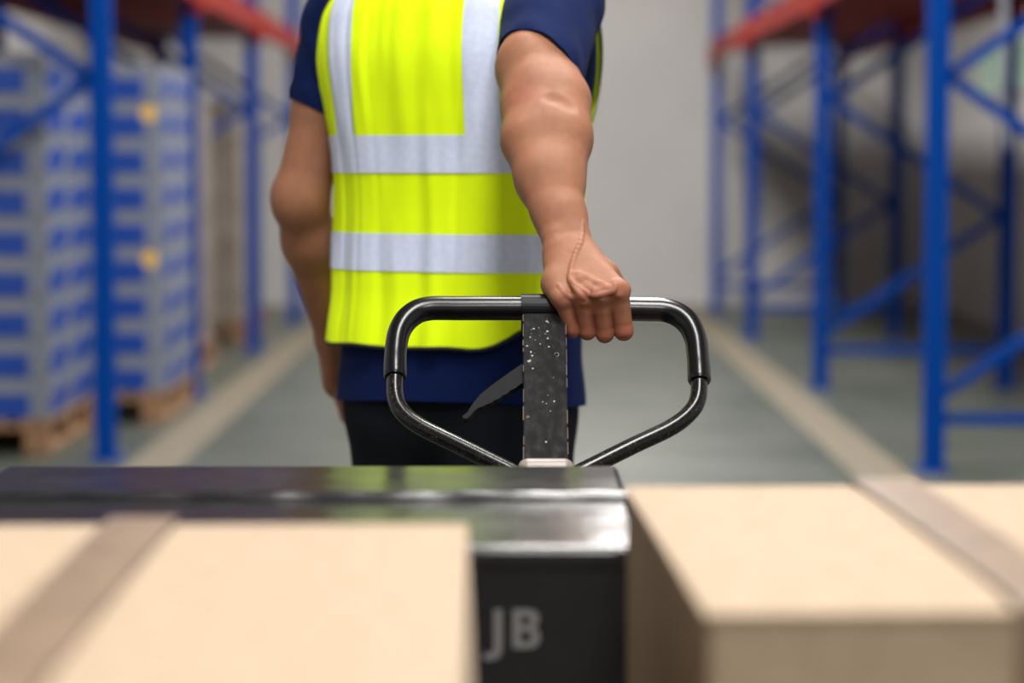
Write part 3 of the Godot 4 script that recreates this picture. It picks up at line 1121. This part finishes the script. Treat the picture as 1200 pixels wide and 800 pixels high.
func arm_prims(f: Field) -> void:
	var sh := Vector3(0.062, 1.44, -3.37)
	var up := Vector3(0.0305, 1.3205, -3.16)
	var el := Vector3(0.0425, 1.277, -3.105)
	var f1 := Vector3(0.0446, 1.2341, -3.06)
	var f2 := Vector3(0.0460, 1.1778, -3.0)
	var f3 := Vector3(0.0583, 1.1345, -2.955)
	f.cone(sh, up, 0.056, 0.048, 0.02)
	f.cone(up, el, 0.048, 0.0455, 0.02)
	f.cone(el, f1, 0.0455, 0.046, 0.02)
	f.cone(f1, f2, 0.046, 0.0375, 0.02)
	f.cone(f2, f3, 0.0375, 0.0285, 0.02)
	# muscles along both sides of the forearm, triceps tendon, elbow tip
	f.cone(Vector3(0.055, 1.335, -3.165), Vector3(0.065, 1.275, -3.09), 0.018, 0.0275, 0.025)
	f.cone(Vector3(0.065, 1.275, -3.09), Vector3(0.065, 1.228, -3.04), 0.0275, 0.028, 0.025)
	f.cone(Vector3(0.065, 1.228, -3.04), Vector3(0.064, 1.165, -2.98), 0.028, 0.017, 0.025)
	f.cone(Vector3(0.012, 1.315, -3.15), Vector3(0.016, 1.268, -3.09), 0.020, 0.024, 0.02)
	f.cone(Vector3(0.016, 1.268, -3.09), Vector3(0.019, 1.225, -3.04), 0.024, 0.027, 0.02)
	f.cone(Vector3(0.019, 1.225, -3.04), Vector3(0.040, 1.150, -2.965), 0.027, 0.014, 0.022)
	f.cone(Vector3(0.032, 1.295, -3.105), Vector3(0.036, 1.265, -3.072), 0.022, 0.019, 0.025)
	# wrist: two bones side by side, the end of the outer one showing as a bump
	f.cone(f3 + Vector3(-0.008, 0, 0), Vector3(0.0615, 1.086, -2.912), 0.0235, 0.0195, 0.016)
	f.cone(f3 + Vector3(0.008, 0, 0), Vector3(0.0810, 1.088, -2.914), 0.0235, 0.0195, 0.016)
	f.cone(Vector3(0.0530, 1.108, -2.922), Vector3(0.0550, 1.098, -2.914), 0.0130, 0.0120, 0.010)

func hand_prims(f: Field) -> void:
	var by := 1.0252          # the bar that the hand closes on
	var bz := -2.87
	var mcp := [Vector3(0.0590, 1.0375, -2.8420), Vector3(0.0825, 1.0400, -2.8365), Vector3(0.1040, 1.0435, -2.8345), Vector3(0.1250, 1.0480, -2.8375)]
	var pip := [Vector3(0.0720, 1.0010, -2.8520), Vector3(0.0892, 0.9990, -2.8510), Vector3(0.1098, 0.9965, -2.8510), Vector3(0.1320, 1.0000, -2.8490)]
	var rad := [0.0090, 0.0098, 0.0106, 0.0114]
	var wr := [Vector3(0.0600, 1.085, -2.911), Vector3(0.0660, 1.087, -2.910), Vector3(0.0745, 1.087, -2.910), Vector3(0.0815, 1.086, -2.912)]
	# back of the hand
	for k in 4:
		f.cone(wr[k], mcp[k] + Vector3(0, 0.002, -0.005), 0.0180, 0.0120 if k else 0.0110, 0.014)
	f.cone(Vector3(0.0590, 1.082, -2.912), Vector3(0.0530, 1.054, -2.874), 0.0170, 0.0160, 0.014)
	f.cone(Vector3(0.0530, 1.054, -2.874), Vector3(0.0570, 1.042, -2.852), 0.0160, 0.0120, 0.012)
	f.cone(Vector3(0.066, 1.075, -2.90), Vector3(0.079, 1.057, -2.872), 0.018, 0.015, 0.012)
	f.cone(Vector3(0.084, 1.077, -2.90), Vector3(0.106, 1.060, -2.872), 0.018, 0.014, 0.012)
	# thumb: round the far side of the bar
	f.cone(Vector3(0.086, 1.086, -2.914), Vector3(0.1140, 1.066, -2.893), 0.0150, 0.0135, 0.012)
	f.cone(Vector3(0.1140, 1.066, -2.893), Vector3(0.1310, 1.046, -2.899), 0.0130, 0.0112, 0.008)
	f.cone(Vector3(0.1310, 1.046, -2.899), Vector3(0.1280, 1.016, -2.8965), 0.0108, 0.0095, 0.005)
	# fingers: root, knuckle bend, under the bar, tip against its far side
	for k in 4:
		var a: Vector3 = mcp[k]
		var b: Vector3 = pip[k]
		var r: float = rad[k]
		f.cone(a, a.lerp(b, 0.38), r * 1.12, r * 1.03, 0.006)
	for k in 4:
		var a: Vector3 = mcp[k]
		var b: Vector3 = pip[k]
		var r: float = rad[k]
		f.cone(a.lerp(b, 0.34), b, r * 1.04, r * 0.98, 0.0012)
		f.cone(b + Vector3(0, 0.0005, 0.0012), b + Vector3(0, 0.0022, 0.0014), r * 1.02, r * 1.0, 0.002)
		var dip := Vector3(b.x - 0.001, by - 0.0215, bz - 0.0150)
		var tip := Vector3(b.x - 0.002, by - 0.0030, bz - 0.0235)
		f.cone(b, dip, r * 0.98, r * 0.88, 0.0012)
		f.cone(dip, tip, r * 0.88, r * 0.78, 0.0012)
	# knuckles
	for k in 4:
		f.cone(mcp[k] + Vector3(-0.0015, 0.002, 0.0030), mcp[k] + Vector3(0.001, -0.0015, 0.0030), rad[k] * 0.94, rad[k] * 0.92, 0.006)

func taper(u: float) -> float:
	return 0.45 + 0.55 * smoothstep(0.0, 0.25, u) * smoothstep(1.0, 0.8, u)

func surface_line(f: Field, pts: Array, r: float, k: float, sink: float, cut := false) -> void:
	var got := []
	var hit := []
	for p in smooth(pts, 4):
		var q := f.skin(Vector3(p.x, p.y, p.z + 0.06), Vector3(0, -0.25, -0.97).normalized(), 0.22)
		got.append(q + Vector3(0, 0.25, 0.97).normalized() * -sink)
		hit.append(f.val(q) < 3.0 * f.s)
	for i in got.size() - 1:
		if hit[i] and hit[i + 1]: f.cone(got[i], got[i + 1], r * taper(float(i) / (got.size() - 1)), r * taper(float(i + 1) / (got.size() - 1)), k, cut)

func arm_lines(f: Field) -> void:
	# the soft fold above the elbow
	surface_line(f, [Vector3(0.040, 1.300, -3.04), Vector3(0.060, 1.296, -3.04), Vector3(0.082, 1.282, -3.04)], 0.010, 0.010, -0.0147, true)

func make_person() -> void:
	fold_noise.seed = 21
	fold_noise.frequency = 0.012
	fold_noise.fractal_octaves = 2
	var t := thing("person", "worker in yellow hi-vis vest and navy T-shirt pulling the truck handle", "person", Vector3.ZERO)
	for q in [[0.0610, 1.0360, -2.826, 0.016, 0.55], [0.0850, 1.0395, -2.821, 0.017, 0.6], [0.1060, 1.0450, -2.820, 0.018, 0.6], [0.1270, 1.0510, -2.824, 0.018, 0.5], [0.0712, 0.9985, -2.845, 0.022, 0.8], [0.0890, 0.9965, -2.845, 0.022, 0.8], [0.1102, 0.9945, -2.845, 0.022, 0.8], [0.1318, 0.9985, -2.842, 0.022, 0.8], [0.095, 1.015, -2.84, 0.05, 0.4], [0.02, 1.285, -3.06, 0.04, 0.5]]:
		spots.append([Vector3(q[0], q[1], q[2]), q[3], q[4]])
	var skin := MB.new()
	# trunk, neck and head
	var f := Field.new(Vector3(-0.36, 0.8, -3.72), Vector3(0.16, 1.86, -3.26), 0.011)
	f.cone(Vector3(-0.0775, 0.9, -3.5), Vector3(-0.08, 1.33, -3.48), 0.085, 0.09, 0.03)
	f.cone(Vector3(0.05, 1.41, -3.385), Vector3(-0.225, 1.41, -3.565), 0.045, 0.045, 0.03)
	f.cone(Vector3(-0.08, 1.42, -3.475), Vector3(-0.085, 1.58, -3.49), 0.058, 0.055, 0.03)
	f.cone(Vector3(0.055, 1.42, -3.375), Vector3(0.045, 1.38, -3.27), 0.048, 0.046, 0.02)
	f.cone(Vector3(-0.228, 1.41, -3.567), Vector3(-0.252, 1.36, -3.572), 0.042, 0.038, 0.02)
	var look := Basis(Vector3.UP, 0.15)
	var hc := Vector3(-0.088, 1.665, -3.505)
	f.ell(hc + Vector3(0, 0.02, 0.01), Vector3(0.076, 0.098, 0.095), 0.02, look)
	f.ell(hc + look * Vector3(0, -0.045, -0.025), Vector3(0.060, 0.070, 0.070), 0.03, look)
	f.cone(hc + look * Vector3(0, 0.0, -0.088), hc + look * Vector3(0, -0.028, -0.106), 0.010, 0.013, 0.012)
	f.cone(hc + look * Vector3(-0.022, -0.062, -0.088), hc + look * Vector3(0.022, -0.062, -0.088), 0.009, 0.009, 0.010)
	for s: float in [-1.0, 1.0]:
		f.ell(hc + look * Vector3(s * 0.078, -0.012, 0.012), Vector3(0.010, 0.032, 0.020), 0.008, look)
	f.net(skin, skin_color)
	# left arm
	f = Field.new(Vector3(-0.40, 0.70, -3.86), Vector3(-0.18, 1.40, -3.50), 0.0045)
	var ls := Vector3(-0.240, 1.41, -3.57)
	var lu := Vector3(-0.276, 1.28, -3.565)
	var le := Vector3(-0.311, 1.145, -3.555)
	var lw := Vector3(-0.2745, 0.930, -3.69)
	f.cone(ls, lu, 0.052, 0.044, 0.02)
	f.cone(lu, le, 0.044, 0.039, 0.02)
	f.cone(le, le.lerp(lw, 0.3), 0.0385, 0.0395, 0.02)
	f.cone(le.lerp(lw, 0.3), lw, 0.0395, 0.025, 0.02)
	f.cone(le + Vector3(-0.008, 0.01, 0.004), le + Vector3(-0.009, -0.015, 0.006), 0.029, 0.026, 0.014)
	f.cone(lw, lw + Vector3(0.008, -0.07, -0.02), 0.025, 0.026, 0.015)
	for k in 4:
		var a := lw + Vector3(0.004 + k * 0.003, -0.085, -0.045 + k * 0.019)
		f.cone(a, a + Vector3(0.012, -0.042, -0.006), 0.0095, 0.009, 0.004)
		f.cone(a + Vector3(0.012, -0.042, -0.006), a + Vector3(0.032, -0.062, -0.004), 0.009, 0.008, 0.002)
	f.cone(lw + Vector3(0.004, -0.03, -0.03), lw + Vector3(0.016, -0.078, -0.062), 0.012, 0.010, 0.008)
	f.net(skin, skin_color)
	# right arm
	var split := 1.158
	f = Field.new(Vector3(-0.05, split - 0.006, -3.42), Vector3(0.14, 1.47, -2.90), 0.0026)
	arm_prims(f)
	arm_lines(f)
	f.net(skin, skin_color)
	# right hand
	f = Field.new(Vector3(0.0, 0.972, -3.04), Vector3(0.16, split, -2.805), 0.00115)
	arm_prims(f)
	hand_prims(f)
	# tendons, then veins over them
	surface_line(f, [Vector3(0.069, 1.082, -2.85), Vector3(0.083, 1.049, -2.83)], 0.0020, 0.007, 0.0012)
	surface_line(f, [Vector3(0.074, 1.084, -2.85), Vector3(0.104, 1.053, -2.83)], 0.0020, 0.007, 0.0012)
	surface_line(f, [Vector3(0.079, 1.084, -2.85), Vector3(0.1250, 1.058, -2.83)], 0.0020, 0.007, 0.0012)
	surface_line(f, [Vector3(0.0860, 1.150, -2.9), Vector3(0.083, 1.1263, -2.88), Vector3(0.0742, 1.103, -2.87), Vector3(0.0699, 1.0858, -2.86), Vector3(0.0689, 1.0736, -2.85), Vector3(0.0771, 1.0594, -2.84), Vector3(0.0842, 1.0502, -2.84)], 0.0018, 0.0036, 0.0006)
	surface_line(f, [Vector3(0.0697, 1.0741, -2.85), Vector3(0.0808, 1.0629, -2.84), Vector3(0.0909, 1.0559, -2.84), Vector3(0.099, 1.0538, -2.84), Vector3(0.1091, 1.0569, -2.84), Vector3(0.1192, 1.0599, -2.84), Vector3(0.1212, 1.068, -2.84)], 0.0017, 0.0035, 0.0006)
	surface_line(f, [Vector3(0.0707, 1.0538, -2.84), Vector3(0.0626, 1.0579, -2.84), Vector3(0.0546, 1.070, -2.85)], 0.0015, 0.0034, 0.0006)
	# creases over the middle knuckles
	for q in [[0.0712, 1.006], [0.0885, 1.004], [0.109, 1.002], [0.131, 1.006]]:
		for k in 2:
			surface_line(f, [Vector3(q[0] - 0.005, q[1] + k * 0.004, -2.83), Vector3(q[0] + 0.005, q[1] + k * 0.004 + 0.0006, -2.83)], 0.0005, 0.0016, 0.0, true)
	f.net(skin, skin_color)
	part("body", skin.mesh(), mats.skin, t)
	var mb := MB.new()
	# hair
	f = Field.new(Vector3(-0.2, 1.56, -3.64), Vector3(0.03, 1.82, -3.37), 0.008)
	f.ell(hc + Vector3(0, 0.034, 0.016), Vector3(0.083, 0.100, 0.098), 0.01, look)
	f.cone(hc + look * Vector3(0, -0.05, 0.065), hc + look * Vector3(0, -0.02, 0.06), 0.045, 0.06, 0.02)
	f.cone(hc + look * Vector3(-0.06, -0.07, -0.13), hc + look * Vector3(0.06, -0.07, -0.13), 0.12, 0.12, 0.01, true)
	f.net(mb, func(_p): return Color.WHITE)
	part("hair", mb.mesh(), mats.hair, t)
	# T-shirt: trunk and sleeves
	mb = MB.new()
	var rows := []
	for i in 61:
		var y := lerpf(0.858, 1.54, i / 60.0)
		var row := []
		for j in 120:
			var th := TAU * j / 120.0
			var n := 0.004 * fold_noise.get_noise_3d(cos(th) * 90.0, y * 300.0, sin(th) * 90.0) + 0.006 * smoothstep(0.93, 0.85, y)
			var yy := y + (0.006 * sin(th * 2.0 + 1.0) if i == 0 else 0.0)
			row.append(torso(th, yy, -0.001 + n))
		rows.append(row)
	mb.grid(rows, true)
	rows = [rows[0]]
	for k in 2:
		var row := []
		for j in 120: row.append(torso(TAU * j / 120.0, 0.858 + 0.006 * sin(TAU * j / 60.0 + 1.0) + 0.02 * k, -0.002))
		rows.append(row)
	mb.grid(rows, true, true)
	sleeve(mb, [Vector3(0.0, 1.462, -3.44), Vector3(0.05, 1.452, -3.395), Vector3(0.060, 1.425, -3.345), Vector3(0.046, 1.372, -3.25), Vector3(0.0335, 1.317, -3.158)], [0.045, 0.064, 0.069, 0.064, 0.0585], Vector3(0.034, 0.0, 0.0))
	sleeve(mb, [Vector3(-0.150, 1.462, -3.52), Vector3(-0.212, 1.450, -3.552), Vector3(-0.246, 1.40, -3.568), Vector3(-0.264, 1.335, -3.57), Vector3(-0.279, 1.270, -3.567)], [0.045, 0.060, 0.061, 0.056, 0.053], Vector3(0.012, 0.0, 0.0))
	part("t_shirt", mb.mesh(), mats.shirt_navy, t)
	# vest
	var vest := Node3D.new()
	vest.name = "hi_vis_vest"
	t.add_child(vest)
	mb = MB.new()
	var left := func(y): return -seam(y)
	var right := func(y): return seam(y)
	panel(mb, false, 0.938, 1.49, left, right, 0.0, 150, 130, true)
	part("back_panel", mb.mesh(), mats.vest_fabric, vest)
	mb = MB.new()
	panel(mb, true, 0.938, 1.49, left, right, 0.0, 60, 60, true)
	part("front_panel", mb.mesh(), mats.vest_fabric, vest)
	for band in [[1.184, 1.2365], [1.0455, 1.0985]]:
		for fr in [false, true]:
			mb = MB.new()
			panel(mb, fr, band[0], band[1], left, right, 0.0016, 12, 130 if not fr else 60)
			part("reflective_band", mb.mesh(), mats.reflective_tape, vest)
	for q in [[-0.155, -0.106], [0.074, 0.123]]:
		for fr in [false, true]:
			mb = MB.new()
			var pa := func(y): return tape_angle(q[0] if not fr else -q[1], y)
			var pb := func(y): return tape_angle(q[1] if not fr else -q[0], y)
			panel(mb, fr, 1.2365, 1.49, pa, pb, 0.0016, 70, 16)
			part("reflective_strap", mb.mesh(), mats.reflective_tape, vest)
	# dark binding round the hem and the armholes
	mb = MB.new()
	var path := []
	for j in 161:
		var th := lerpf(-PI / 2, PI / 2, j / 160.0)
		path.append(torso(th, hem_low(th), vest_off(th, hem_low(th))))
	mb.tube(path, even(path.size(), 0.0026), 8)
	part("hem_binding", mb.mesh(), mats.vest_binding, vest)
	path = []
	for j in 81:
		var th := lerpf(-PI / 2, PI / 2, j / 80.0)
		path.append(torso(th + PI, hem_low(-th), vest_off(th + 7.0, hem_low(-th))))
	mb = MB.new()
	mb.tube(path, even(path.size(), 0.0026), 8)
	part("hem_binding", mb.mesh(), mats.vest_binding, vest)
	for s: float in [-1.0, 1.0]:
		for fr in 2:
			path = []
			for j in 50:
				var y := lerpf(1.17, 1.49, j / 49.0)
				var side := s if fr == 0 else -s
				path.append(torso(side * seam(y) + PI * fr, y, vest_off(side * seam(y) + 7.0 * fr, y)))
			mb = MB.new()
			mb.tube(path, even(path.size(), 0.0017), 8)
			part("armhole_binding", mb.mesh(), mats.vest_binding, vest)
	# trousers
	mb = MB.new()
	f = Field.new(Vector3(-0.32, 0.04, -3.86), Vector3(0.18, 1.0, -3.14), 0.0095)
	var hr := Vector3(-0.007, 0.845, -3.465)
	var hl := Vector3(-0.145, 0.845, -3.535)
	f.cone(hr, hl, 0.099, 0.099, 0.03)
	f.cone(hr + Vector3(-0.01, 0.09, 0), hl + Vector3(0.01, 0.09, 0), 0.088, 0.088, 0.03)
	for q in [[hr, Vector3(0.005, 0.47, -3.39), Vector3(0.012, 0.085, -3.29)], [hl, Vector3(-0.147, 0.48, -3.63), Vector3(-0.145, 0.085, -3.69)]]:
		f.cone(q[0], q[1], 0.099, 0.072, 0.02)
		f.cone(q[1], q[2], 0.072, 0.058, 0.02)
	f.net(mb, func(_p): return Color.WHITE)
	part("trousers", mb.mesh(), mats.trouser_cloth, t)
	# shoes
	for q in [Vector3(0.012, 0, -3.29), Vector3(-0.145, 0, -3.69)]:
		mb = MB.new()
		f = Field.new(q + Vector3(-0.07, 0.005, -0.24), q + Vector3(0.07, 0.14, 0.09), 0.006)
		f.cone(q + Vector3(0, 0.055, 0.03), q + Vector3(0, 0.035, -0.17), 0.04, 0.034, 0.02)
		f.cone(q + Vector3(0, 0.10, 0.0), q + Vector3(0, 0.05, 0.0), 0.038, 0.042, 0.03)
		f.net(mb, func(_p): return Color.WHITE)
		part("shoe", mb.mesh(), mats.shoe_leather, t)
		mb = MB.new()
		var sole := PackedVector2Array()
		for k in 28:
			var a := TAU * k / 28
			sole.append(Vector2(cos(a) * (0.045 - 0.006 * sin(a)), sin(a) * 0.138))
		mb.prism(sole, 0.0, 0.022, Transform3D(Basis(Vector3.RIGHT, Vector3.FORWARD, Vector3.UP), q + Vector3(0, 0, -0.07)), 0.003)
		part("shoe_sole", mb.mesh(), mats.shoe_sole, t)

func tape_angle(lx: float, y: float) -> float:
	var r := ring(y)
	var q: float = clampf(absf(lx) / (r[3] + 0.01), 0.0, 0.985)
	return signf(lx) * minf(asin(pow(q, 1.0 / 0.88)), seam(y) - 0.03)
